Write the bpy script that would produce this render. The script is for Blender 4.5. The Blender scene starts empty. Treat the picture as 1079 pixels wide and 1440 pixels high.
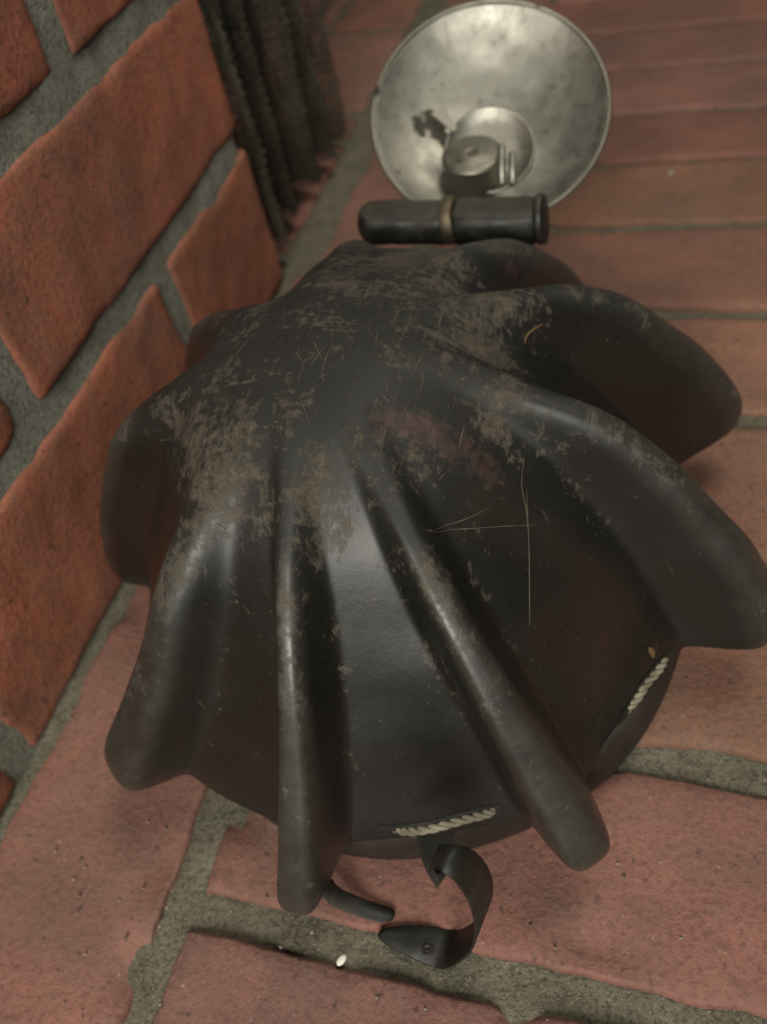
import bpy, bmesh, math, random
from mathutils import Vector, Matrix, noise
from mathutils.bvhtree import BVHTree

# ------------------------------------------------------------------ camera
S = 0.30                                   # metres per layout unit (camera stands 0.30 m above the hearth)
SC = bpy.context.scene
COL = SC.collection
F = 1164.0                                 # focal length in photograph pixels (1079 x 1440)
A = Vector((460, -1470, F)).normalized()   # hearth depth axis seen by the camera (right, down, forward)
B = -Vector((-3840, -280, F)).normalized()
U = -(A.cross(B)).normalized()
if U.z > 0: U = -U
RX, RY, RZ = B, A, U
CAMX = Vector((RX.x, RY.x, RZ.x)); CAMD = Vector((RX.y, RY.y, RZ.y)); CAMF = Vector((RX.z, RY.z, RZ.z))
cd = bpy.data.cameras.new('camera'); cam = bpy.data.objects.new('camera', cd); COL.objects.link(cam)
cam.matrix_world = Matrix(((CAMX.x, -CAMD.x, -CAMF.x, 0), (CAMX.y, -CAMD.y, -CAMF.y, 0), (CAMX.z, -CAMD.z, -CAMF.z, S), (0, 0, 0, 1)))
cd.sensor_fit = 'VERTICAL'; cd.sensor_height = 24; cd.lens = F / 1440 * 24
cd.clip_start = 0.01; cd.clip_end = 100
cd.dof.use_dof = True; cd.dof.focus_distance = 0.235; cd.dof.aperture_fstop = 6.3
SC.camera = cam

# ------------------------------------------------------------------ light
w = bpy.data.worlds.new('World'); SC.world = w; w.use_nodes = True
bg = w.node_tree.nodes['Background']; bg.inputs[0].default_value = (0.85, 0.92, 1.0, 1); bg.inputs[1].default_value = 0.04
def area(name, loc, target, size, power, col):
    l = bpy.data.lights.new(name, 'AREA'); l.shape = 'DISK'; l.size = size; l.energy = power; l.color = col
    o = bpy.data.objects.new(name, l); COL.objects.link(o); o.location = loc
    o.rotation_euler = (Vector(target) - Vector(loc)).to_track_quat('-Z', 'Y').to_euler()
area('ceiling_lamp', (0.12, -1.02, 0.90), (-0.08, 0.2, 0.05), 0.85, 28, (1.0, 0.97, 0.87))
area('room_lamp', (0.35, 0.75, 1.9), (-0.05, 0.35, 0.0), 0.7, 16, (1.0, 0.94, 0.80))
SC.view_settings.view_transform = 'Standard'; SC.view_settings.look = 'None'
SC.view_settings.exposure = 0.0; SC.view_settings.gamma = 1.0

# ------------------------------------------------------------------ helpers
def V(x, y, z): return Vector((x, y, z)) * S
def ray(u, v):
    d = CAMX * (u - 540) + CAMD * (v - 720) + CAMF * F
    return d
def at(u, v, axis, val):                   # point (layout units) on the plane axis = val seen at a photograph pixel
    d = ray(u, v); o = Vector((0, 0, 1)); k = (val - o[axis]) / d[axis]
    return o + d * k
def obj(name, me, mat=None, parent=None, smooth=True):
    o = bpy.data.objects.new(name, me); COL.objects.link(o)
    if mat: me.materials.append(mat)
    if smooth: me.polygons.foreach_set('use_smooth', [True] * len(me.polygons))
    if parent: o.parent = parent
    return o
def mesh(name, vs, fs):
    me = bpy.data.meshes.new(name); me.from_pydata([tuple(Vector(v) * S) for v in vs], [], fs); me.update(); return me
def empty(name, label, cat, group=None):
    o = bpy.data.objects.new(name, None); COL.objects.link(o); o['label'] = label; o['category'] = cat
    o.empty_display_size = 0.02
    if group: o['group'] = group
    return o
def join(parts):
    vs, fs = [], []
    for v, f in parts:
        n = len(vs); vs += v; fs += [tuple(i + n for i in q) for q in f]
    return vs, fs
def tube(path, rad, seg=8, caps=True):
    path = [Vector(p) for p in path]; n = len(path); vs, fs = [], []
    t0 = (path[1] - path[0]).normalized(); up = t0.orthogonal().normalized()
    for i, p in enumerate(path):
        t = (path[min(i + 1, n - 1)] - path[max(i - 1, 0)]).normalized()
        up = (up - t * up.dot(t)).normalized(); b = t.cross(up)
        r = rad[i] if isinstance(rad, (list, tuple)) else rad
        for k in range(seg):
            a = 2 * math.pi * k / seg; vs.append(p + (up * math.cos(a) + b * math.sin(a)) * r)
    for i in range(n - 1):
        for k in range(seg):
            k2 = (k + 1) % seg; fs.append((i * seg + k, i * seg + k2, (i + 1) * seg + k2, (i + 1) * seg + k))
    if caps: fs.append(tuple(range(seg - 1, -1, -1))); fs.append(tuple((n - 1) * seg + k for k in range(seg)))
    return vs, fs
def lathe(prof, origin, axis, seg=64, side=None):
    axis = Vector(axis).normalized(); x = (side or axis.orthogonal()); x = (x - axis * x.dot(axis)).normalized(); y = axis.cross(x)
    origin = Vector(origin); vs, fs = [], []
    for r, h in prof:
        for k in range(seg):
            a = 2 * math.pi * k / seg; vs.append(origin + axis * h + (x * math.cos(a) + y * math.sin(a)) * r)
    for i in range(len(prof) - 1):
        for k in range(seg):
            k2 = (k + 1) % seg; fs.append((i * seg + k, i * seg + k2, (i + 1) * seg + k2, (i + 1) * seg + k))
    return vs, fs
def ribbon(path, wdir, width, th, taper=None):
    n = len(path); vs, fs = [], []
    path = [Vector(p) for p in path]; wd = Vector(wdir).normalized()
    for i, p in enumerate(path):
        t = (path[min(i + 1, n - 1)] - path[max(i - 1, 0)]).normalized(); nn = t.cross(wd).normalized()
        wdt = width * (taper(i / (n - 1)) if taper else 1)
        c = p + wd * width / 2
        for (a, b) in ((-.5, -.5), (-.5 - .04, 0), (-.5, .5), (0, .5), (.5, .5), (.54, 0), (.5, -.5), (0, -.5)):
            vs.append(c + wd * a * wdt + nn * b * th)
    for i in range(n - 1):
        for k in range(8):
            k2 = (k + 1) % 8; fs.append((i * 8 + k, i * 8 + k2, (i + 1) * 8 + k2, (i + 1) * 8 + k))
    fs.append(tuple(range(7, -1, -1))); fs.append(tuple((n - 1) * 8 + k for k in range(8)))
    return vs, fs
def spline(pts, n):
    pts = [Vector(p) for p in pts]; out = []
    P = [pts[0] * 2 - pts[1]] + pts + [pts[-1] * 2 - pts[-2]]
    m = len(pts) - 1
    for j in range(n + 1):
        x = j / n * m; i = min(int(x), m - 1); t = x - i; a, b, c, d = P[i:i + 4]
        out.append(0.5 * ((2 * b) + (c - a) * t + (2 * a - 5 * b + 4 * c - d) * t * t + (3 * b - a - 3 * c + d) * t ** 3))
    return out

# ------------------------------------------------------------------ materials
class NT:
    def __init__(s, name):
        s.m = bpy.data.materials.new(name); s.m.use_nodes = True; s.t = s.m.node_tree
        s.b = s.t.nodes['Principled BSDF']; s.co = s.n('ShaderNodeTexCoord').outputs['Object']
    def n(s, ty, **kw):
        x = s.t.nodes.new(ty)
        for k, v in kw.items(): setattr(x, k, v)
        return x
    def l(s, a, b): s.t.links.new(a, b)
    def set(s, inp, v):
        if hasattr(v, 'is_linked') or isinstance(v, bpy.types.NodeSocket): s.l(v, inp)
        else: inp.default_value = v
    def noise(s, scale, detail=4, rough=.55, dist=0, vec=None):
        x = s.n('ShaderNodeTexNoise'); s.l(vec or s.co, x.inputs['Vector'])
        x.inputs['Scale'].default_value = scale; x.inputs['Detail'].default_value = detail
        x.inputs['Roughness'].default_value = rough; x.inputs['Distortion'].default_value = dist
        return x.outputs['Fac']
    def ramp(s, fac, stops):
        x = s.n('ShaderNodeValToRGB'); s.l(fac, x.inputs[0]); e = x.color_ramp.elements
        while len(e) < len(stops): e.new(0.5)
        for i, (p, c) in enumerate(stops):
            e[i].position = p; e[i].color = (c, c, c, 1) if isinstance(c, (int, float)) else (*c, 1)
        return x.outputs[0]
    def math(s, op, a, b=0.0, clamp=False):
        x = s.n('ShaderNodeMath', operation=op, use_clamp=clamp); s.set(x.inputs[0], a); s.set(x.inputs[1], b); return x.outputs[0]
    def mix(s, fac, a, b, mode='MIX'):
        x = s.n('ShaderNodeMix', data_type='RGBA', blend_type=mode)
        s.set(x.inputs[0], fac)
        for i, v in ((6, a), (7, b)): s.set(x.inputs[i], v if not isinstance(v, tuple) else (*v, 1))
        return x.outputs[2]
    def map(s, scale=(1, 1, 1), rot=(0, 0, 0), vec=None):
        x = s.n('ShaderNodeMapping'); s.l(vec or s.co, x.inputs[0]); x.inputs['Scale'].default_value = scale; x.inputs['Rotation'].default_value = rot
        return x.outputs[0]
    def bump(s, h, strength, dist, prev=None):
        x = s.n('ShaderNodeBump'); s.l(h, x.inputs['Height']); x.inputs['Strength'].default_value = strength; x.inputs['Distance'].default_value = dist
        if prev: s.l(prev, x.inputs['Normal'])
        return x.outputs[0]
    def attr(s, name):
        x = s.n('ShaderNodeAttribute'); x.attribute_name = name; return x.outputs['Fac']

def brick_mat(name, smooth_scale=1.0):
    m = NT(name); info = m.n('ShaderNodeObjectInfo')
    tint = info.outputs['Color']
    big = m.noise(14, 3); mid = m.noise(70, 6, .62); fine = m.noise(420, 4, .6); gr = m.noise(1400, 2, .7)
    c = m.mix(m.ramp(big, [(.3, 0), (.7, 1)]), (.70, .72, .70), (1.18, 1.12, 1.05))
    c = m.mix(1.0, tint, c, 'MULTIPLY')
    c = m.mix(m.math('MULTIPLY', m.ramp(mid, [(.42, 0), (.72, 1)]), .45), c, (.16, .085, .066))
    c = m.mix(m.math('MULTIPLY', m.ramp(fine, [(.48, 0), (.66, 1)]), .50), c, (.080, .045, .033))
    soot = m.ramp(m.noise(9, 5, .65, .6), [(.46, 0), (.66, 1)])
    c = m.mix(m.math('MULTIPLY', soot, .50), c, (.105, .075, .055))
    # pale lime bloom and dark pits
    lime = m.ramp(m.noise(38, 6, .7, .4), [(.60, 0), (.74, .45)])
    c = m.mix(m.math('MULTIPLY', lime, .5), c, (.23, .19, .165))
    pits = m.ramp(m.noise(230, 3, .5), [(.26, 1), (.36, 0)])
    c = m.mix(m.math('MULTIPLY', pits, .65), c, (.035, .026, .02))
    grit = m.ramp(m.noise(700, 1, .5), [(.745, 0), (.77, 1)])
    c = m.mix(m.math('MULTIPLY', grit, .5), c, (.36, .31, .26))
    m.l(c, m.b.inputs['Base Color']); m.set(m.b.inputs['Roughness'], m.ramp(mid, [(.3, .62), (.7, .9)]))
    m.b.inputs['Specular IOR Level'].default_value = .35
    n = m.bump(mid, .7 * smooth_scale, .0020); n = m.bump(fine, .8 * smooth_scale, .0008, n); n = m.bump(gr, .8 * smooth_scale, .0003, n)
    n = m.bump(pits, -.5, .0008, n)
    m.l(n, m.b.inputs['Normal']); return m.m
M_FLOOR = brick_mat('hearth_brick', .85); M_WALL = brick_mat('wall_brick', .7)

def mortar_mat(name, base, dark):
    m = NT(name); mid = m.noise(60, 5, .6); fine = m.noise(520, 4, .7); sand = m.noise(1100, 2, .6)
    c = m.mix(m.ramp(mid, [(.3, 0), (.7, 1)]), dark, base)
    c = m.mix(m.math('MULTIPLY', m.ramp(fine, [(.36, 1), (.54, 0)]), .75), c, tuple(x * .42 for x in dark))
    c = m.mix(m.math('MULTIPLY', m.ramp(sand, [(.62, 0), (.72, 1)]), .5), c, tuple(min(1, x * 2.2) for x in base))
    m.l(c, m.b.inputs['Base Color']); m.b.inputs['Roughness'].default_value = .93; m.b.inputs['Specular IOR Level'].default_value = .2
    n = m.bump(fine, .9, .0012); n = m.bump(sand, .8, .0005, n); m.l(n, m.b.inputs['Normal']); return m.m
M_MORTAR = mortar_mat('hearth_mortar', (.165, .150, .112), (.10, .091, .065))
M_MORTARW = mortar_mat('wall_mortar', (.275, .268, .222), (.17, .166, .135))

def leather_mat(name, base, wear_col, wear_amt, rough):
    m = NT(name); n1 = m.noise(90, 6, .65); n2 = m.noise(600, 4, .6)
    c = m.mix(m.math('MULTIPLY', m.ramp(n1, [(.48, 0), (.7, 1)]), wear_amt), base, wear_col)
    m.l(c, m.b.inputs['Base Color']); m.set(m.b.inputs['Roughness'], m.ramp(n1, [(.3, rough), (.7, rough + .25)]))
    m.b.inputs['Specular IOR Level'].default_value = .4
    m.l(m.bump(n2, .35, .0004), m.b.inputs['Normal']); return m.m
M_STRAP = leather_mat('strap_leather', (.010, .0095, .007), (.05, .042, .028), .35, .42)
M_BAND = leather_mat('band_leather', (.017, .013, .009), (.034, .025, .016), .5, .5)
M_ROLL = leather_mat('black_roll', (.008, .0085, .007), (.075, .062, .045), .4, .38)
def dusty(mat):                            # dust lies on whatever faces up
    t = mat.node_tree; b = t.nodes['Principled BSDF']; src = b.inputs['Base Color'].links[0].from_socket
    g = t.nodes.new('ShaderNodeNewGeometry'); sp = t.nodes.new('ShaderNodeSeparateXYZ'); t.links.new(g.outputs['Normal'], sp.inputs[0])
    nz = t.nodes.new('ShaderNodeTexNoise'); nz.inputs['Scale'].default_value = 220; nz.inputs['Detail'].default_value = 6; nz.inputs['Roughness'].default_value = .7
    ad = t.nodes.new('ShaderNodeMath'); ad.operation = 'MULTIPLY_ADD'; t.links.new(nz.outputs['Fac'], ad.inputs[0]); ad.inputs[1].default_value = 1.2; t.links.new(sp.outputs['Z'], ad.inputs[2])
    rp = t.nodes.new('ShaderNodeMapRange'); t.links.new(ad.outputs[0], rp.inputs[0]); rp.inputs[1].default_value = 1.38; rp.inputs[2].default_value = 1.75; rp.inputs[4].default_value = .5
    mx = t.nodes.new('ShaderNodeMix'); mx.data_type = 'RGBA'; t.links.new(rp.outputs[0], mx.inputs[0]); t.links.new(src, mx.inputs[6]); mx.inputs[7].default_value = (.10, .088, .062, 1)
    t.links.new(mx.outputs[2], b.inputs['Base Color'])
dusty(M_ROLL)
M_CLOTH = leather_mat('grey_cloth', (.045, .045, .036), (.08, .075, .06), .5, .85)
M_DUST = leather_mat('scratch_fibre', (.07, .058, .040), (.20, .17, .125), .6, .8)

def rope_mat():
    m = NT('waxed_cord'); n1 = m.noise(150, 4, .6); n2 = m.noise(1500, 3, .6)
    c = m.mix(m.ramp(n1, [(.35, 0), (.65, 1)]), (.10, .088, .06), (.24, .21, .155)); m.l(c, m.b.inputs['Base Color'])
    m.b.inputs['Roughness'].default_value = .9; m.l(m.bump(n2, .5, .0004), m.b.inputs['Normal']); return m.m
M_ROPE = rope_mat()

def shell_mat():
    m = NT('black_shell'); t = m.attr('along'); g = m.attr('crest'); foot = m.attr('foot'); scuff = m.attr('scuff')
    big = m.noise(16, 4, .6); mid = m.noise(55, 7, .68, .3); fine = m.noise(330, 6, .7); vf = m.noise(1500, 3, .6)
    base = m.mix(m.ramp(big, [(.32, 0), (.68, 1)]), (.0035, .0037, .0030), (.0085, .0088, .0070))
    # reddish brown where the lacquer is thin
    thin = m.ramp(m.noise(11, 3, .5, .5), [(.60, 0), (.72, 1)])
    base = m.mix(m.math('MULTIPLY', thin, .25), base, (.042, .020, .014))
    # rubbed lacquer: crown, crests and tips
    st1 = m.noise(1, 5, .62, .5, m.map((520, 45, 160), (0, .3, .7))); st2 = m.noise(1, 5, .62, .5, m.map((60, 460, 150), (.4, 0, -.5)))
    streak = m.math('MAXIMUM', st1, st2)
    crown = m.ramp(t, [(.03, .72), (.14, .90), (.30, .95), (.40, .52), (.50, .12), (.60, 0)])
    crown = m.math('MULTIPLY', crown, m.ramp(m.noise(24, 4, .6, .6), [(.32, .30), (.58, 1)]))
    crest = m.math('MULTIPLY', m.ramp(g, [(.70, 0), (.95, 1)]), m.ramp(t, [(.30, .9), (.50, .62), (.72, .36), (.88, .55), (1.0, .95)]))
    amt = m.math('MAXIMUM', crown, crest)
    amt = m.math('MAXIMUM', amt, m.math('MULTIPLY', foot, m.ramp(t, [(.3, .75), (.6, .42), (.9, .25)])))
    brk = m.math('ADD', m.math('MULTIPLY', mid, .40), m.math('MULTIPLY', streak, .32)); brk = m.math('ADD', brk, m.math('MULTIPLY', fine, .28))
    wear = m.ramp(m.math('ADD', brk, m.math('MULTIPLY', amt, .20)), [(.642, 0), (.682, .55), (.75, 1)])
    wc = m.mix(m.ramp(fine, [(.3, 0), (.7, 1)]), (.048, .036, .024), (.115, .090, .062))
    wc = m.mix(m.math('MULTIPLY', m.ramp(vf, [(.40, 1), (.52, 0)]), .6), wc, (.018, .015, .011))
    c = m.mix(m.math('MULTIPLY', wear, .82), base, wc)
    film = m.math('MULTIPLY', m.math('MULTIPLY', amt, m.ramp(fine, [(.3, .2), (.7, 1)])), .12)
    c = m.mix(film, c, (.085, .070, .050))
    # crest paint polished to grey
    pol = m.math('MULTIPLY', m.ramp(g, [(.70, 0), (.97, 1)]), m.ramp(m.noise(120, 5, .65), [(.34, .35), (.66, .85)]))
    c = m.mix(m.math('MULTIPLY', pol, .55), c, (.055, .054, .044))
    red = m.ramp(m.math('ADD', m.math('MULTIPLY', scuff, .28), m.math('MULTIPLY', m.math('ADD', mid, fine), .60)), [(.72, 0), (.90, 1)])
    c = m.mix(m.math('MULTIPLY', red, .55), c, (.066, .034, .027))
    # specks
    sp = m.ramp(m.noise(900, 1, .5), [(.75, 0), (.775, 1)])
    c = m.mix(m.math('MULTIPLY', sp, .30), c, (.17, .15, .11))
    m.l(c, m.b.inputs['Base Color'])
    r = m.math('ADD', m.ramp(mid, [(.3, .33), (.7, .45)]), m.math('MULTIPLY', wear, .30), True)
    r = m.math('ADD', r, m.math('MULTIPLY', pol, .10), True)
    r = m.math('ADD', r, m.math('MULTIPLY', m.ramp(t, [(.20, 1), (.44, 0)]), .34), True)
    m.l(r, m.b.inputs['Roughness']); m.b.inputs['Coat Roughness'].default_value = .33; m.l(m.math('MULTIPLY', m.math('MULTIPLY', m.math('SUBTRACT', 1.0, wear, True), m.ramp(t, [(.26, .08), (.48, 1)])), .45), m.b.inputs['Coat Weight']); m.b.inputs['Specular IOR Level'].default_value = .5
    n = m.bump(mid, .25, .0007); n = m.bump(fine, .28, .00025, n); n = m.bump(vf, .22, .00010, n); n = m.bump(wear, .35, .00025, n)
    m.l(n, m.b.inputs['Normal']); return m.m
M_SHELL = shell_mat()

def metal_mat(name, base, rough, stain):
    m = NT(name); n1 = m.noise(28, 5, .6, .4); n2 = m.noise(130, 5, .65); n3 = m.noise(60, 2, .5)
    c = m.mix(m.ramp(n1, [(.35, 0), (.68, 1)]), tuple(x * .72 for x in base), base)
    c = m.mix(m.math('MULTIPLY', m.ramp(n2, [(.55, 0), (.75, 1)]), .5), c, stain)
    spots = m.ramp(n3, [(.29, 1), (.35, 0)])
    c = m.mix(m.math('MULTIPLY', spots, .8), c, tuple(x * .3 for x in stain))
    m.l(c, m.b.inputs['Base Color']); m.b.inputs['Metallic'].default_value = 1
    m.set(m.b.inputs['Roughness'], m.math('ADD', m.ramp(n2, [(.3, rough), (.75, rough + .22)]), m.math('MULTIPLY', spots, .3)))
    n = m.bump(n1, .12, .002); m.l(m.bump(n2, .12, .0004, n), m.b.inputs['Normal']); return m.m
M_REFL = metal_mat('tarnished_nickel', (.34, .33, .285), .40, (.12, .102, .072))
M_BRASS = metal_mat('dull_brass', (.27, .26, .215), .45, (.10, .10, .07))
M_IRON = metal_mat('rusty_clip', (.20, .165, .115), .5, (.10, .065, .035))
def wire_mat():
    m = NT('dark_wire'); n1 = m.noise(40, 3); c = m.mix(m.ramp(n1, [(.35, 0), (.65, 1)]), (.055, .051, .037), (.125, .110, .078))
    m.l(c, m.b.inputs['Base Color']); m.b.inputs['Roughness'].default_value = .55; m.b.inputs['Metallic'].default_value = .5; return m.m
M_WIRE = wire_mat()
m = NT('pale_grit'); m.b.inputs['Base Color'].default_value = (.62, .60, .54, 1); m.b.inputs['Roughness'].default_value = .8; M_GRIT = m.m

# ------------------------------------------------------------------ bricks
def brick(parent, o, e1, e2, nrm, L, W, mat, color, seed, depth=.10, round_=.008, wob=.008, res=.018, chips=.07):
    """One brick: face spanned by e1 (length L) and e2 (width W) at o, outward nrm; uneven arris and face."""
    e1, e2, nrm, o = Vector(e1), Vector(e2), Vector(nrm), Vector(o)
    def samples(T):
        n = max(4, int(T / res)); s = [i / n * T for i in range(n + 1)]
        s += [round_ * .12, round_ * .35, round_ * .7, T - round_ * .12, T - round_ * .35, T - round_ * .7]
        return sorted(s)
    us, vs_ = samples(L), samples(W); sd = Vector((seed * 3.71, seed * 1.37, seed * 7.93)); vs, fs = [], []
    tilt1 = (noise.noise(sd) * .006); tilt2 = noise.noise(sd + Vector((5, 0, 0))) * .006
    for u in us:
        for v in vs_:
            p = o + e1 * u + e2 * v
            du = min(u, L - u); dv = min(v, W - v)
            q = p * 9 + sd
            eu = noise.noise(q * .8) * wob + noise.noise(q * 3.1) * wob * .6; ev = noise.noise(q * .8 + Vector((9, 3, 1))) * wob + noise.noise(q * 3.1 + Vector((2, 8, 1))) * wob * .6
            ku = max(0, 1 - du / .06); kv = max(0, 1 - dv / .06)
            def rd(d):
                rr = round_ * (1 + .6 * noise.noise(q * 1.7))
                if d >= rr: return 0.0
                return rr - math.sqrt(max(0, rr * rr - (rr - d) ** 2))
            h = -min(rd(du) + rd(dv), round_ * 1.5)
            h += noise.noise(q * .45) * .004 + noise.noise(q * 2.2) * .0028 + noise.noise(q * 6) * .0014
            chip = noise.noise(q * 1.6 + Vector((4, 4, 4)))
            if chip > .28: h -= (chip - .28) * chips * max(ku, kv)
            h += tilt1 * (u / L - .5) + tilt2 * (v / W - .5)
            vs.append(p + e1 * eu * ku + e2 * ev * kv + nrm * h)
    nu, nv = len(us), len(vs_)
    flip = e1.cross(e2).dot(nrm) < 0
    for i in range(nu - 1):
        for j in range(nv - 1):
            q = (i * nv + j, (i + 1) * nv + j, (i + 1) * nv + j + 1, i * nv + j + 1); fs.append(q[::-1] if flip else q)
    loop = [i * nv for i in range(nu)] + [(nu - 1) * nv + j for j in range(1, nv)] + [i * nv + nv - 1 for i in range(nu - 2, -1, -1)] + [j for j in range(nv - 2, 0, -1)]
    b0 = len(vs)
    for i in loop: vs.append(vs[i] - nrm * depth)
    k = len(loop)
    for i in range(k):
        j = (i + 1) % k; q = (loop[j], loop[i], b0 + i, b0 + j); fs.append(q[::-1] if flip else q)
    ob = obj('brick', mesh('brick', vs, fs), mat, parent); ob.color = (*color, 1); return ob

def mortar(parent, o, e1, e2, nrm, L, W, mat, lvl, amp, res, seed, fine_rect=None):
    o, e1, e2, nrm = Vector(o), Vector(e1), Vector(e2), Vector(nrm); n1, n2 = int(L / res), int(W / res); vs, fs = [], []
    for i in range(n1 + 1):
        for j in range(n2 + 1):
            p = o + e1 * (i / n1 * L) + e2 * (j / n2 * W); q = p * 9 + Vector((seed, 0, 0))
            h = lvl + noise.noise(q) * amp + noise.noise(q * 3.7) * amp * .6 + noise.noise(q * 11) * amp * .5
            vs.append(p + nrm * h)
    flip = e1.cross(e2).dot(nrm) < 0
    for i in range(n1):
        for j in range(n2):
            q = (i * (n2 + 1) + j, (i + 1) * (n2 + 1) + j, (i + 1) * (n2 + 1) + j + 1, i * (n2 + 1) + j + 1); fs.append(q[::-1] if flip else q)
    return obj('mortar', mesh('mortar', vs, fs), mat, parent)

X, Y, Z = Vector((1, 0, 0)), Vector((0, 1, 0)), Vector((0, 0, 1))
XW = -.787
floor = bpy.data.objects.new('hearth_floor', None); COL.objects.link(floor); floor['kind'] = 'structure'; floor['label'] = 'red brick hearth floor with rough grey mortar joints'
mortar(floor, (-1.75, -.45, 0), X, Y, Z, 2.95, 4.3, M_MORTAR, -.011, .0055, .022, 1)
rows = [-.37, -.09, .182, .457, .758, 1.058, 1.338, 1.64, 1.90, 2.140, 2.40, 2.655, 2.92, 3.2, 3.5]
rnd = random.Random(5)
starts = [[-.49, .36, 1.1], [-.49, .30, 1.05], [-.49, .285, 1.02], [-.49, -.05, .62, 1.15], [-.49, -.12, .55, 1.1], [-.49, -.3, .40, 1.1], [-.49, -.36, .34, 1.1]]
def fc():
    k = rnd.uniform(.84, 1.1); return (.235 * k, .109 * k * rnd.uniform(.94, 1.08), .084 * k * rnd.uniform(.88, 1.15))
sd = 1
for r in range(len(rows) - 1):
    st = starts[r] if r < len(starts) else [-.49, -.36 - .06 * (r % 3), .36 + .05 * (r % 2), 1.1]
    j = .044 if r < 3 else (.036 if r < 7 else .018)
    for a, b in zip(st[:-1], st[1:]):
        sd += 1; g = .042 if a == -.49 else j
        brick(floor, (a + g / 2, rows[r] + j / 2, 0), X, Y, Z, b - a - g / 2 - j / 2, rows[r + 1] - rows[r] - j, M_FLOOR, fc(), sd, res=.02, wob=.008 if r < 4 else .004, chips=.07 if r < 4 else .01)
ys = [-.42, .70, 1.50, 2.25, 3.0, 3.75]
for a, b in zip(ys[:-1], ys[1:]):
    sd += 1; x0 = XW + (.020 if a < 1 else .065); brick(floor, (x0, a + .02, 0), X, Y, Z, -.49 - x0 - .022, b - a - .04, M_FLOOR, fc(), sd, res=.02)
ys = [1.55, 2.1, 2.85, 3.6]
for k, x0 in enumerate((XW - .32, XW - .62)):
    for a, b in zip(ys[:-1], ys[1:]):
        sd += 1; brick(floor, (x0 + .02, a - .2 * k + .02, 0), X, Y, Z, .27, b - a - .04, M_FLOOR, fc(), sd, res=.03)

wall = empty('brick_wall', 'rough orange-red brick wall with thick grey mortar, left of the helmet', 'wall')
mortar(wall, (XW - .010, -.55, -.02), Y, Z, X, 2.0, 1.55, M_MORTARW, .0045, .0035, .020, 7)
mb = mesh('mortar', [(XW - .03, -.55, -.02), (XW - .03, 1.45, -.02), (XW - .45, 1.45, -.02), (XW - .45, -.55, -.02), (XW - .03, -.55, 1.53), (XW - .03, 1.45, 1.53), (XW - .45, 1.45, 1.53), (XW - .45, -.55, 1.53)],
          [(0, 1, 5, 4), (1, 2, 6, 5), (2, 3, 7, 6), (3, 0, 4, 7), (4, 5, 6, 7)])
obj('mortar', mb, M_MORTARW, wall, False)
beds = [(-.006, .292), (.332, .584), (.626, .89), (.94, 1.20), (1.25, 1.50)]
cuts = [[-.55, .31, 1.06, 1.475], [-.55, -.10, .665, 1.475], [-.55, .31, 1.05, 1.475], [-.55, -.10, .665, 1.475], [-.55, .31, 1.05, 1.475]]
for (z0, z1), cs in zip(beds, cuts):
    for i, (a, b) in enumerate(zip(cs[:-1], cs[1:])):
        sd += 1; k = rnd.uniform(.88, 1.08); last = i == len(cs) - 2
        col = (.335 * k, .112 * k * rnd.uniform(.95, 1.07), .066 * k * rnd.uniform(.9, 1.1))
        brick(wall, (XW, a + .023, z0), Y, Z, X, b - a - (.023 if last else .046), z1 - z0, M_WALL, col, sd, depth=.2, round_=.012, wob=.005, res=.018, chips=.02)

# ------------------------------------------------------------------ mesh curtain of the fireplace
curt = empty('mesh_curtain', 'dark gathered wire mesh curtain hanging at the end of the brick wall', 'curtain')
def curtain_pt(s, z):
    s_ = s + .012 * math.sin(z * 5 + s * 3)
    y = 1.515 + s_ * (.56 + .10 * z)
    x = XW - .060 + .050 * math.sin(s_ * 2 * math.pi * 4.2 + .6 + .5 * math.sin(z * 2.1)) * (1 - .15 * z) + .012 * math.sin(s_ * 37 + z * 3)
    x += .007 * noise.noise(Vector((s_ * 26, z * 5, 1))) + .006 * noise.noise(Vector((s_ * 70, z * 22, 4))); y += .004 * noise.noise(Vector((s_ * 40, z * 9, 7)))
    return Vector((x, y, z))
parts = []
NW, NZ = 230, 96
for i in range(NW):
    s = i / (NW - 1); path = []
    for k in range(NZ):
        z = .030 + .008 * math.sin(s * 30) + k * .0105
        sg = 1 if (k + i) % 2 else -1
        p = curtain_pt(s + sg * .0018, z); p.x += .004 * (1 if k % 2 else -1); path.append(p)
    parts.append(tube(path, .0018, 3, False))
v, f_ = join(parts); me = mesh('wire_mesh', v, f_); wm = obj('wire_mesh', me, M_WIRE, curt); wm['kind'] = 'stuff'
parts = []
for i in range(26):
    s = .985 + i * .0072; path = []
    for k in range(NZ):
        z = .30 + k * .0105; sg = 1 if (k + i) % 2 else -1
        p = curtain_pt(.985, z); p.y += (i * .0072 + sg * .0026) * .8; p.x += .004 * sg; path.append(p)
    parts.append(tube(path, .0013, 3, False))
v, f_ = join(parts); wm = obj('wire_mesh', mesh('wire_mesh', v, f_), M_WIRE, curt); wm['kind'] = 'stuff'

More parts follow.
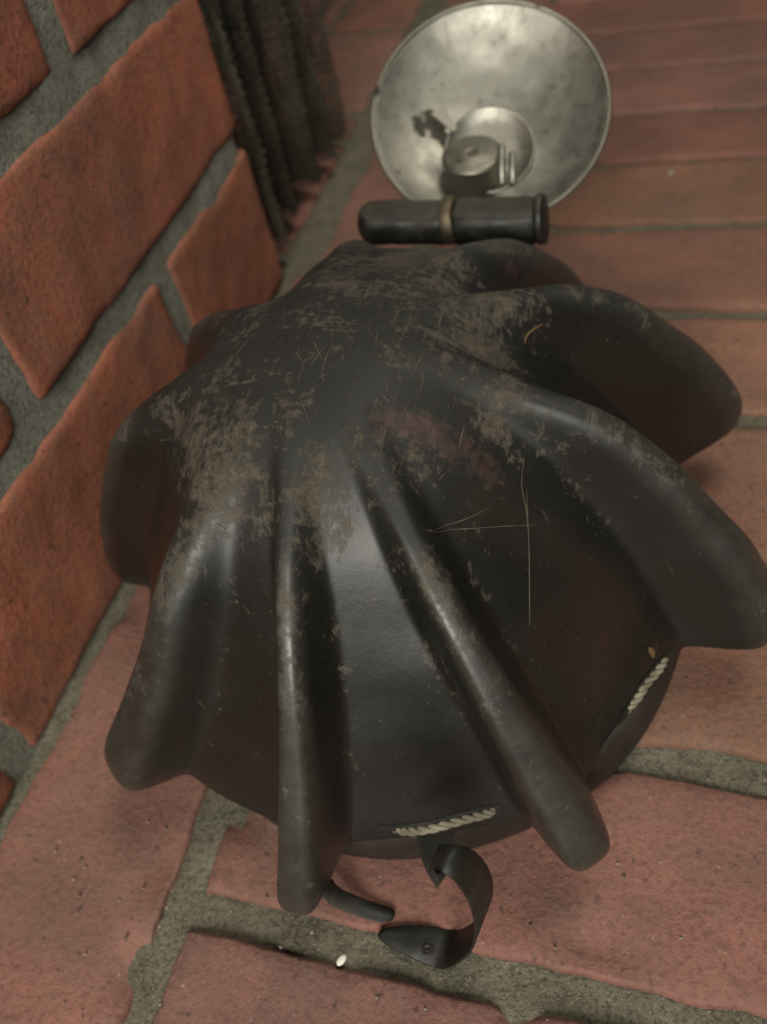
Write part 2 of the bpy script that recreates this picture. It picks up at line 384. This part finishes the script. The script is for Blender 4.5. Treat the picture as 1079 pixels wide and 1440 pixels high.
# ------------------------------------------------------------------ helmet
CX, CY = -.300, .672
EX, EY = .965, 1.035                       # the shell is a little longer front to back
CREST = [(0, .494), (.126, .482), (.236, .430), (.328, .334), (.406, .226), (.464, .118), (.470, .064)]
VALLEY = [(0, .494), (.112, .474), (.192, .408), (.256, .314), (.315, .214), (.366, .117), (.385, .078)]
RA, RB = .380 * EX, .380 * EY
def prof(P, t):
    q = [Vector((a, b, 0)) for a, b in P]; q = [Vector((-q[1].x, q[1].y, 0))] + q + [q[-1] * 2 - q[-2]]
    m = len(P) - 1; x = t * m; i = min(int(x), m - 1); u = x - i; a, b, c, d = q[i:i + 4]
    p = 0.5 * ((2 * b) + (c - a) * u + (2 * a - 5 * b + 4 * c - d) * u * u + (3 * b - a - 3 * c + d) * u ** 3)
    return p.x, p.y
RIDGES = [  # azimuth deg, height, half width at tip, lift of the tip, share of the height half way up, softness of the foot, turn towards the crown
    (-92, 1.04, .0270, .012, .86, .16, 5), (-51, 1.02, .032, .018, 1.0, .16, -5), (-8, 1.22, .036, .016, 1.10, .16, 6), (33, 1.60, .034, .030, 1.05, .18, 4), (66, 1.60, .046, .020, 1.1, .45, 0),
    (106, 1.25, .040, .0, 1.15, .45, 0), (150, 1.2, .044, .0, 1.15, .40, 0), (187, 1.02, .040, .0, 1.15, .26, 2), (231, 1.05, .046, .018, .85, .32, 11)]
def smooth(a, b, x):
    t = max(0, min(1, (x - a) / (b - a))); return t * t * (3 - 2 * t)
def adiff(a, b): return (a - b + 180) % 360 - 180
PC_ = {}
def shell(th, t):
    """Outer surface of the shell: azimuth th (deg), t 0 crown .. 1 rim. Returns point, crest weight, foot weight."""
    if t not in PC_: PC_[t] = (prof(CREST, t), prof(VALLEY, t))
    (cr_, cz_), (vr_, vz_) = PC_[t]
    arc = max(vr_, .05); g = 0; gg = 0; lift = 0; foot = 0
    end = 1.0
    if t > .962: end = math.sqrt(max(0, 1 - ((t - .962) / .038) ** 2)) * .94 + .06
    for az, hgt, w, lf, mid_, sk, turn in RIDGES:
        s = math.radians(adiff(th, az + turn * (1 - smooth(.35, 1, t)))) * arc
        if abs(s) > .35: continue
        ww = w * (.60 + .40 * smooth(.25, .90, t))
        core = math.exp(-abs(s / ww) ** (3.0 + 2.2 * smooth(.35, .9, t))); skirt = math.exp(-abs(s / (ww * 2.5)) ** 1.8)
        gi = (1 - sk) * core + sk * skirt
        gg += gi * hgt * (mid_ + (1 - mid_) * smooth(.55, .95, t)); g = max(g, gi); lift += gi * lf * smooth(.6, 1, t)
        foot = max(foot, math.exp(-((abs(s) - ww * 1.5) / .016) ** 2))
    fill = 1.3 * smooth(52, 70, th) * (1 - smooth(112, 140, th)) * (1 - smooth(.75, .95, t)) if 50 < th < 142 else 0
    gg = max(gg, fill) if fill == 0 else (gg ** 4 + fill ** 4) ** .25
    gg *= end * (.35 * smooth(.06, .26, t) + .65 * smooth(.2, .48, t))
    rho = vr_ + (cr_ - vr_) * gg; z = vz_ + (cz_ - vz_) * (gg if t < .8 else gg * .8 + .2 * min(gg, 1)) + lift
    a = math.radians(th); cz = max(0, (z - .08) / .36) ** 1.6
    p = Vector((rho * EX * math.cos(a) - .022 * cz, rho * EY * math.sin(a) - .030 * cz, z))
    n = Vector((p.x, p.y, max(0, z - .08))).normalized(); q = p * 5
    p += n * (noise.noise(q) * .006 + noise.noise(q * 2.3) * .0035)
    return Vector((CX, CY, 0)) + p, g * smooth(.2, .42, t), foot * smooth(.3, .5, t)
helm = empty('miner_helmet', 'scuffed black fluted helmet with nine radiating ridges, standing on the brick hearth', 'helmet')
NTH, ts = 1080, [i / 84 * .925 for i in range(85)] + [.930 + .070 * i / 20 for i in range(21)]
ts[0] = .004
vs, fs, al, cr, ft = [], [], [], [], []
for t in ts:
    for i in range(NTH):
        p, g, fo = shell(i * 360 / NTH, t); vs.append(p); al.append(t); cr.append(g); ft.append(fo)
for r in range(len(ts) - 1):
    for i in range(NTH):
        i2 = (i + 1) % NTH; fs.append((r * NTH + i, (r + 1) * NTH + i, (r + 1) * NTH + i2, r * NTH + i2))
fs.append(tuple(range(NTH)))
n0 = len(vs); last = (len(ts) - 1) * NTH
# rolled lip: the edge turns under and the inside returns up as a lining
for k, (ins, dz) in enumerate(((.004, -.006), (.011, -.007), (.016, -.002), (.032, .03), (.09, .10), (.20, .17))):
    for i in range(NTH):
        p = vs[last + i]; d = Vector((CX - p.x, CY - p.y, 0)).normalized(); vs.append(p + d * ins + Z * dz); al.append(1); cr.append(cr[last + i] * .5); ft.append(0)
for k in range(6):
    a0 = last if k == 0 else n0 + (k - 1) * NTH; b0 = n0 + k * NTH
    for i in range(NTH):
        i2 = (i + 1) % NTH; fs.append((a0 + i, b0 + i, b0 + i2, a0 + i2))
me = mesh('shell', vs, fs)
bvh = BVHTree.FromPolygons([Vector(v) for v in vs], fs)
def hit(u, v):
    r = bvh.ray_cast(Vector((0, 0, 1)), ray(u, v).normalized())
    return (r[0], r[1]) if r[0] else (None, None)

scf = [0.0] * len(vs)
for (u0, v0), (u1, v1), wdt in (((545, 585), (690, 658), .020), ((600, 605), (655, 640), .026), ((720, 375), (800, 400), .016)):   # places where the lacquer is rubbed through to red
    a_, b_ = hit(u0, v0)[0], hit(u1, v1)[0]
    if a_ is None or b_ is None: continue
    ab = b_ - a_
    for i, p in enumerate(vs):
        if abs(p.x - a_.x) > .2 or abs(p.y - a_.y) > .2: continue
        k = max(0, min(1, (p - a_).dot(ab) / ab.length_squared)); d = (p - a_ - ab * k).length
        scf[i] = max(scf[i], math.exp(-(d / wdt) ** 2))
for nm, dat in (('along', al), ('crest', cr), ('foot', ft), ('scuff', scf)):
    at_ = me.attributes.new(nm, 'FLOAT', 'POINT'); at_.data.foreach_set('value', dat)
shell_o = obj('shell', me, M_SHELL, helm)

# inner head band standing on the floor
prof = []
vs, fs = [], []
NB = 160
for (ex, z) in ((-.012, .001), (-.004, .0), (.0, .008), (.003, .05), (-.004, .088), (-.016, .092), (-.014, .004)):
    for i in range(NB):
        a = 2 * math.pi * i / NB; wv = .005 * math.sin(3 * a + 1) + .004 * math.sin(7 * a)
        vs.append((CX + .008 + (RA - .001 + ex + wv * .4) * math.cos(a), CY - .008 + (RB - .006 + ex + wv * .4) * math.sin(a), z + (0.004 * math.sin(5 * a) if z > .01 else 0)))
for k in range(7):
    for i in range(NB):
        i2 = (i + 1) % NB; k2 = (k + 1) % 7; fs.append((k * NB + i, k * NB + i2, k2 * NB + i2, k2 * NB + i))
obj('head_band', mesh('head_band', vs, fs), M_BAND, helm)

# cord stitches through the rim
def rope(pts, r, parent):
    path = spline(pts, 70); parts = []
    Lc = sum((path[i + 1] - path[i]).length for i in range(70))
    for ph in (0, 2.094, 4.189):
        q = []
        for i, p in enumerate(path):
            t = (path[min(i + 1, 70)] - path[max(i - 1, 0)]).normalized(); up = (Z - t * Z.dot(t)).normalized(); b = t.cross(up)
            a = ph + i / 70 * Lc / r * 1.15
            q.append(p + (up * math.cos(a) + b * math.sin(a)) * r * .52)
        parts.append(tube(q, r * .56, 6))
    v, f = join(parts); return obj('cord', mesh('cord', v, f), M_ROPE, parent)
def cord_px(px, lift, r):
    pts = []
    for i, (u, v) in enumerate(px):
        p, n = hit(u, v)
        if p is None: continue
        k = lift if 0 < i < len(px) - 1 else -.006
        pts.append(p + n * k)
    if len(pts) > 2:
        sv, sf = [], []
        pn = [(px[0][0] * 1.6 - px[1][0] * .6, px[0][1] * 1.6 - px[1][1] * .6)] + list(px[1:-1]) + [(px[-1][0] * 1.6 - px[-2][0] * .6, px[-1][1] * 1.6 - px[-2][1] * .6)]
        hp = [hit(*q) for q in pn]
        if all(h[0] is not None for h in hp):
            for i, (p, n) in enumerate(hp):
                t_ = (hp[min(i + 1, len(hp) - 1)][0] - hp[max(i - 1, 0)][0]).normalized(); w_ = n.cross(t_).normalized() * (.010 if 0 < i < len(hp) - 1 else .004)
                sv += [p - w_ + n * .0006, p + n * .0016, p + w_ + n * .0006]
            for i in range(len(hp) - 1):
                for k in (0, 1): sf.append((i * 3 + k, i * 3 + k + 1, i * 3 + k + 4, i * 3 + k + 3))
            obj('lace_slot', mesh('lace_slot', sv, sf), M_STRAP, helm)
        rope(pts, r, helm)
cord_px([(548, 1166), (575, 1168), (610, 1163), (650, 1152), (685, 1143), (698, 1138)], .0005, .0056)
cord_px([(880, 1006), (893, 985), (910, 960), (928, 938), (942, 922)], .0005, .0056)

# chin strap ends: one curled on to the floor, one tip lying below the shell
wd = Vector((.22, 1, 0)).normalized()
def fy(u, v, y=.180): return at(u, v, 1, y)
px = [(598, 1240), (622, 1243), (646, 1258), (666, 1290), (668, 1322), (654, 1346), (624, 1362), (590, 1370), (554, 1379)]
pts = [fy(*p) for p in px]
for i, p in enumerate(pts): p.z = max(p.z, .004)
pts[-1].z = .004
so = empty('chin_strap', 'curled black leather strap end lying on the mortar under the helmet rim', 'strap'); 
so_parts = ribbon(spline(pts, 60), wd, .040, .0030, lambda t: (.55 + .45 * smooth(.05, .5, t)) if t < .72 else max(.18, math.sqrt(max(0, 1 - ((t - .72) / .28) ** 2)))) 
strap = obj('chin_strap', mesh('chin_strap', *so_parts), M_STRAP, helm)
bpy.data.objects.remove(so)
p0 = at(602, 1336, 2, .012)
v, f = lathe([(.003, .0005), (.004, .0016), (.0055, .0018), (.007, .0002)], p0, (0, 0, 1), 20)
obj('eyelet', mesh('eyelet', v, f), M_BAND, helm)
pts = [at(440, 1235, 2, .06), at(462, 1268, 2, .035), at(490, 1282, 2, .02), at(520, 1293, 2, .012), at(549, 1300, 2, .007)]
obj('strap_tip', mesh('strap_tip', *ribbon(spline(pts, 30), Vector((.25, 1, -.25)), .020, .0022, lambda t: 1 if t < .85 else max(.3, math.sqrt(max(0, 1 - ((t - .85) / .15) ** 2))))), M_STRAP, helm)
# cloth lining tab hanging in the opening
p1, p2, p3, p4 = at(586, 1186, 1, .262), at(640, 1180, 1, .262), at(634, 1222, 1, .205), at(615, 1250, 1, .172)
tabv = []
for dy in (0, .008):
    for p in (p1, p2, p3, p4, at(600, 1226, 1, .190)): tabv.append(p + Y * dy)
obj('lining_tab', mesh('lining_tab', tabv, [(0, 1, 2, 3, 4), (9, 8, 7, 6, 5)] + [(i, i + 5, (i + 1) % 5 + 5, (i + 1) % 5) for i in range(5)]), M_CLOTH, helm, False)
rope([at(488, 1222, 1, .30), at(515, 1210, 1, .30), at(545, 1205, 1, .30), at(575, 1206, 1, .30)], .009, helm)

# scratches and straw fibres on the lacquer
def fibre(px, r, name='fibre'):
    pts = []
    for u, v in px:
        p, n = hit(u, v)
        if p is None: return None
        pts.append(p + n * r * .6)
    if len(pts) == 2: pts.insert(1, (pts[0] + pts[1]) / 2)
    q = spline(pts, 16)
    for i, p in enumerate(q):
        nr = bvh.find_nearest(p)
        if nr[0]: q[i] = nr[0] + nr[1] * r * .6
    return tube(q, [r * (.35 + .65 * math.sin(math.pi * (i + .5) / 17)) for i in range(17)], 4)
for px in ([(600, 746), (650, 744), (710, 740), (762, 738)], [(606, 746), (650, 732), (692, 712)], [(741, 690), (744, 760), (745, 830), (745, 880)], [(738, 640), (734, 680), (741, 720), (742, 745)]):
    q = fibre(px, .00055)
    if q: obj('straw_fibre', mesh('straw_fibre', *q), M_DUST, helm)
m = NT('ochre_dirt'); m.b.inputs['Base Color'].default_value = (.085, .050, .018, 1); m.b.inputs['Roughness'].default_value = .9; M_OCHRE = m.m
for px, rr in (([(738, 484), (744, 468), (764, 455)], .0016), ([(911, 910), (915, 916), (917, 924)], .0042)):
    q = fibre(px, rr)
    if q: obj('ochre_fleck', mesh('ochre_fleck', *q), M_OCHRE, helm)
rs = random.Random(11); parts = []
for i in range(120):
    u = rs.gauss(500, 120); v = rs.gauss(540, 100); a = rs.choice([rs.gauss(1.9, .25), rs.gauss(1.2, .3), rs.gauss(2.2, .3)]); L = rs.uniform(8, 55) * rs.uniform(.4, 1)
    dx, dy = math.cos(a) * L / 2, math.sin(a) * L / 2; k = rs.uniform(-1, 1)
    q = fibre([(u - dx, v - dy), (u + k, v + k), (u + dx, v + dy)], rs.uniform(.00015, .0005))
    if q: parts.append(q)
for i in range(30):
    u = rs.uniform(170, 1000); v = rs.uniform(600, 1150); a = rs.uniform(0, 3.14); L = rs.uniform(6, 26); dx, dy = math.cos(a) * L / 2, math.sin(a) * L / 2
    q = fibre([(u - dx, v - dy), (u, v), (u + dx, v + dy)], rs.uniform(.0002, .0004))
    if q: parts.append(q)
v, f = join(parts); so = obj('scratches', mesh('scratches', v, f), M_DUST, helm); so['kind'] = 'stuff'

# lamp bracket: two black leather rolls with a metal clip between them
YB = 1.11
def roll(ua, ub, v, rad, name, rounded):
    a, b = at(ua, v, 1, YB), at(ub, v, 1, YB); n = 14; L = (b - a).length; d = (b - a).normalized()
    prof = [(.001, 0)]
    if rounded: prof += [(rad * math.sin(k * math.pi / 12), rad * .7 * (1 - math.cos(k * math.pi / 12))) for k in range(1, 7)]
    else: prof += [(rad * .8, 0), (rad * .95, .003), (rad, .008)]
    prof += [(rad * (1 + .015 * math.sin(k * 2.1)), rad * .7 + (L - rad * .7 - .012) * k / 8) for k in range(1, 9)]
    prof += [(rad * .96, L - .004), (rad * .85, L), (.001, L)]
    v, f = lathe(prof, a, d, 40)
    for i, p in enumerate(v):              # the top is pressed flat, the leather a little uneven
        c = a + d * (p - a).dot(d); h = (p - c).z
        if h > rad * .62: p = p - Z * (h - rad * .62) * .85
        v[i] = p + (p - c) * (.06 * noise.noise(p * 22) + .05 * noise.noise(p * 60))
    return obj(name, mesh(name, v, f), M_ROLL, helm)
roll(505, 631, 312, .034, 'bracket_roll', True)
roll(640, 757, 310, .036, 'bracket_roll', False)
c = at(635, 310, 1, YB); ax = (at(700, 302, 1, YB) - c).normalized()
vs_, fs_ = lathe([(.026, -.009), (.034, -.009), (.035, -.007), (.035, .007), (.034, .009), (.026, .009)], c, ax, 40)
obj('bracket_clip', mesh('bracket_clip', vs_, fs_), M_IRON, helm)
c = at(762, 308, 1, YB)
obj('bracket_cap', mesh('bracket_cap', *lathe([(.001, -.006), (.034, -.006), (.036, -.003), (.036, .003), (.034, .006), (.001, .006)], c, ax, 40)), M_ROLL, helm)
# plate that fixes the bracket to the front of the shell
pc = at(640, 320, 1, YB)
def box(cx, cy, cz, sx, sy, sz):
    v = [(cx + sx * a, cy + sy * b, cz + sz * c) for a in (-.5, .5) for b in (-.5, .5) for c in (-.5, .5)]
    return [Vector(q) for q in v], [(0, 1, 3, 2), (4, 6, 7, 5), (0, 4, 5, 1), (2, 3, 7, 6), (0, 2, 6, 4), (1, 5, 7, 3)]
obj('bracket_plate', mesh('bracket_plate', *box(pc.x, YB - .02, pc.z - .12, .10, .012, .15)), M_ROLL, helm, False)

# ------------------------------------------------------------------ lamp seen from behind: reflector back, body with cap
lamp = empty('carbide_lamp', 'tarnished round metal reflector lamp mounted on the far side of the black helmet', 'lamp')
PC = at(688, 157, 1, 1.30)
tc = (Vector((0, 0, 1)) - PC).normalized(); upv = (Z - tc * Z.dot(tc)).normalized(); rt = upv.cross(tc)
ang = math.radians(31); AX = (tc * math.cos(ang) + upv * math.sin(ang) + rt * .04).normalized()
sx = (CAMX - AX * CAMX.dot(AX)).normalized(); sy = AX.cross(sx)
R0, DP = .184, .052
prof_ = [(.004, -DP)] + [(R0 * math.sin(i / 30 * .8) / math.sin(.8), -DP * (math.cos(i / 30 * .8) - math.cos(.8)) / (1 - math.cos(.8))) for i in range(1, 31)]
v, f = lathe(prof_, PC, AX, 96)
for i, p in enumerate(v): v[i] = p + AX * (noise.noise(p * 14) * .0022 + noise.noise(p * 31) * .0008)      # dents
ro = obj('reflector', mesh('reflector', v, f), M_REFL, lamp)
md = ro.modifiers.new('thickness', 'SOLIDIFY'); md.thickness = .0014; md.offset = 0
v, f = lathe([(R0 + .0042 * math.cos(a), .0042 * math.sin(a)) for a in [2 * math.pi * k / 10 for k in range(11)]], PC, AX, 96)
obj('rim', mesh('rim', v, f), M_BRASS, lamp)
BC = PC - AX * DP * .62 - sy * .046
v, f = lathe([(.073, -.03), (.073, .002), (.0715, .004), (.069, .004), (.067, .001), (.040, -.004), (.001, -.004)], BC, AX, 64)
obj('collar', mesh('collar', v, f), M_REFL, lamp)
# burner drum with a flat cap, standing up from the collar
TOP = at(664, 215, 1, 1.238); UZ = (Z * .9 + AX * .30).normalized()
v, f = lathe([(.001, .001), (.003, .000), (.005, .002), (.018, .0025), (.020, .0010), (.041, .0005), (.0455, -.001), (.048, -.004), (.048, -.008), (.045, -.010), (.040, -.012), (.039, -.05), (.001, -.071)], TOP, UZ, 56)
obj('burner', mesh('burner', v, f), M_BRASS, lamp)
obj('cap_screw', mesh('cap_screw', *lathe([(.001, .005), (.003, .004), (.004, .002), (.004, -.001)], TOP, UZ, 16)), M_IRON, lamp)
def slab(c, d1, d2, d3, a, b, t):
    v = [c + d1 * (a * i) + d2 * (b * j * (1 if i < 0 else .35)) + d3 * (t * k) for i in (-.5, .5) for j in (-.5, .5) for k in (-.5, .5)]
    return v, [(0, 1, 3, 2), (4, 6, 7, 5), (0, 4, 5, 1), (2, 3, 7, 6), (0, 2, 6, 4), (1, 5, 7, 3)]
c = TOP - sx * .038 + sy * .044 + AX * .022
obj('striker_tab', mesh('striker_tab', *slab(c, (sx * .62 - sy * .78).normalized(), (sx * .78 + sy * .62).normalized(), AX, .046, .022, .003)), M_REFL, lamp, False)
for dx, hh in ((.046, .05), (.062, .036)):
    c = TOP + sx * dx - sy * .036 + AX * .02
    obj('pin', mesh('pin', *tube([c - sy * .03, c + sy * (hh - .018), c + sy * (hh - .014)], [.0062, .0062, .003], 14)), M_REFL, lamp)
# stem and hook that hang the lamp on the bracket
obj('stem', mesh('stem', *tube([BC, BC - AX * .03 - Z * .04, Vector((pc.x + .02, YB + .06, pc.z - .02)), Vector((pc.x + .02, YB, pc.z - .05))], .014, 12)), M_IRON, lamp)

# ------------------------------------------------------------------ grit on the hearth
m = NT('dull_grit'); m.b.inputs['Base Color'].default_value = (.26, .21, .16, 1); m.b.inputs['Roughness'].default_value = .9; M_GRIT2 = m.m
def pebble(u, v, r, label, kind='pebble', mat=M_GRIT):
    p = at(u, v, 2, .004); bm = bmesh.new(); bmesh.ops.create_icosphere(bm, subdivisions=2, radius=r * S)
    for q in bm.verts:
        q.co.x *= 1.0 + .3 * noise.noise(q.co * 400 + Vector((u, v, 0))); q.co.y *= 1.7; q.co.z *= .6
    me = bpy.data.meshes.new(kind); bm.to_mesh(me); bm.free(); o = obj(kind, me, mat)
    o.location = p * S; o.rotation_euler = (0, 0, -.5); o['label'] = label; o['category'] = 'pebble'
pebble(481, 1350, .0042, 'tiny white crumb on the mortar joint left of the curled strap')
pebble(944, 243, .006, 'small pale crumb on the floor brick right of the lamp reflector', mat=M_GRIT2)

rg = random.Random(3); parts = []
for i in range(260):
    x = rg.uniform(-.77, .35); y = rg.uniform(-.05, 1.0) if i % 3 else rg.choice([.182, .457]) + rg.gauss(0, .03)
    if (x - CX) ** 2 + (y - CY) ** 2 < .37 ** 2: continue
    rr = rg.uniform(.0010, .0028) * (1.5 if rg.random() < .1 else 1); c = Vector((x, y, .002))
    vs6 = [c + Vector(d) * rr * rg.uniform(.6, 1.3) for d in ((1, 0, 0), (0, 1, 0), (-1, 0, 0), (0, -1, 0), (0, 0, .9), (0, 0, -1.5))]
    parts.append((vs6, [(0, 1, 4), (1, 2, 4), (2, 3, 4), (3, 0, 4), (1, 0, 5), (2, 1, 5), (3, 2, 5), (0, 3, 5)]))
v, f = join(parts); m = NT('sand'); n1 = m.noise(260, 2)
m.l(m.mix(m.ramp(n1, [(.4, 0), (.6, 1)]), (.07, .055, .04), (.30, .25, .19)), m.b.inputs['Base Color']); m.b.inputs['Roughness'].default_value = .9
gr = obj('grit', mesh('grit', v, f), m.m, None, False); gr['kind'] = 'stuff'; gr['label'] = 'fine sandy grit scattered over the hearth bricks'; gr['category'] = 'grit'
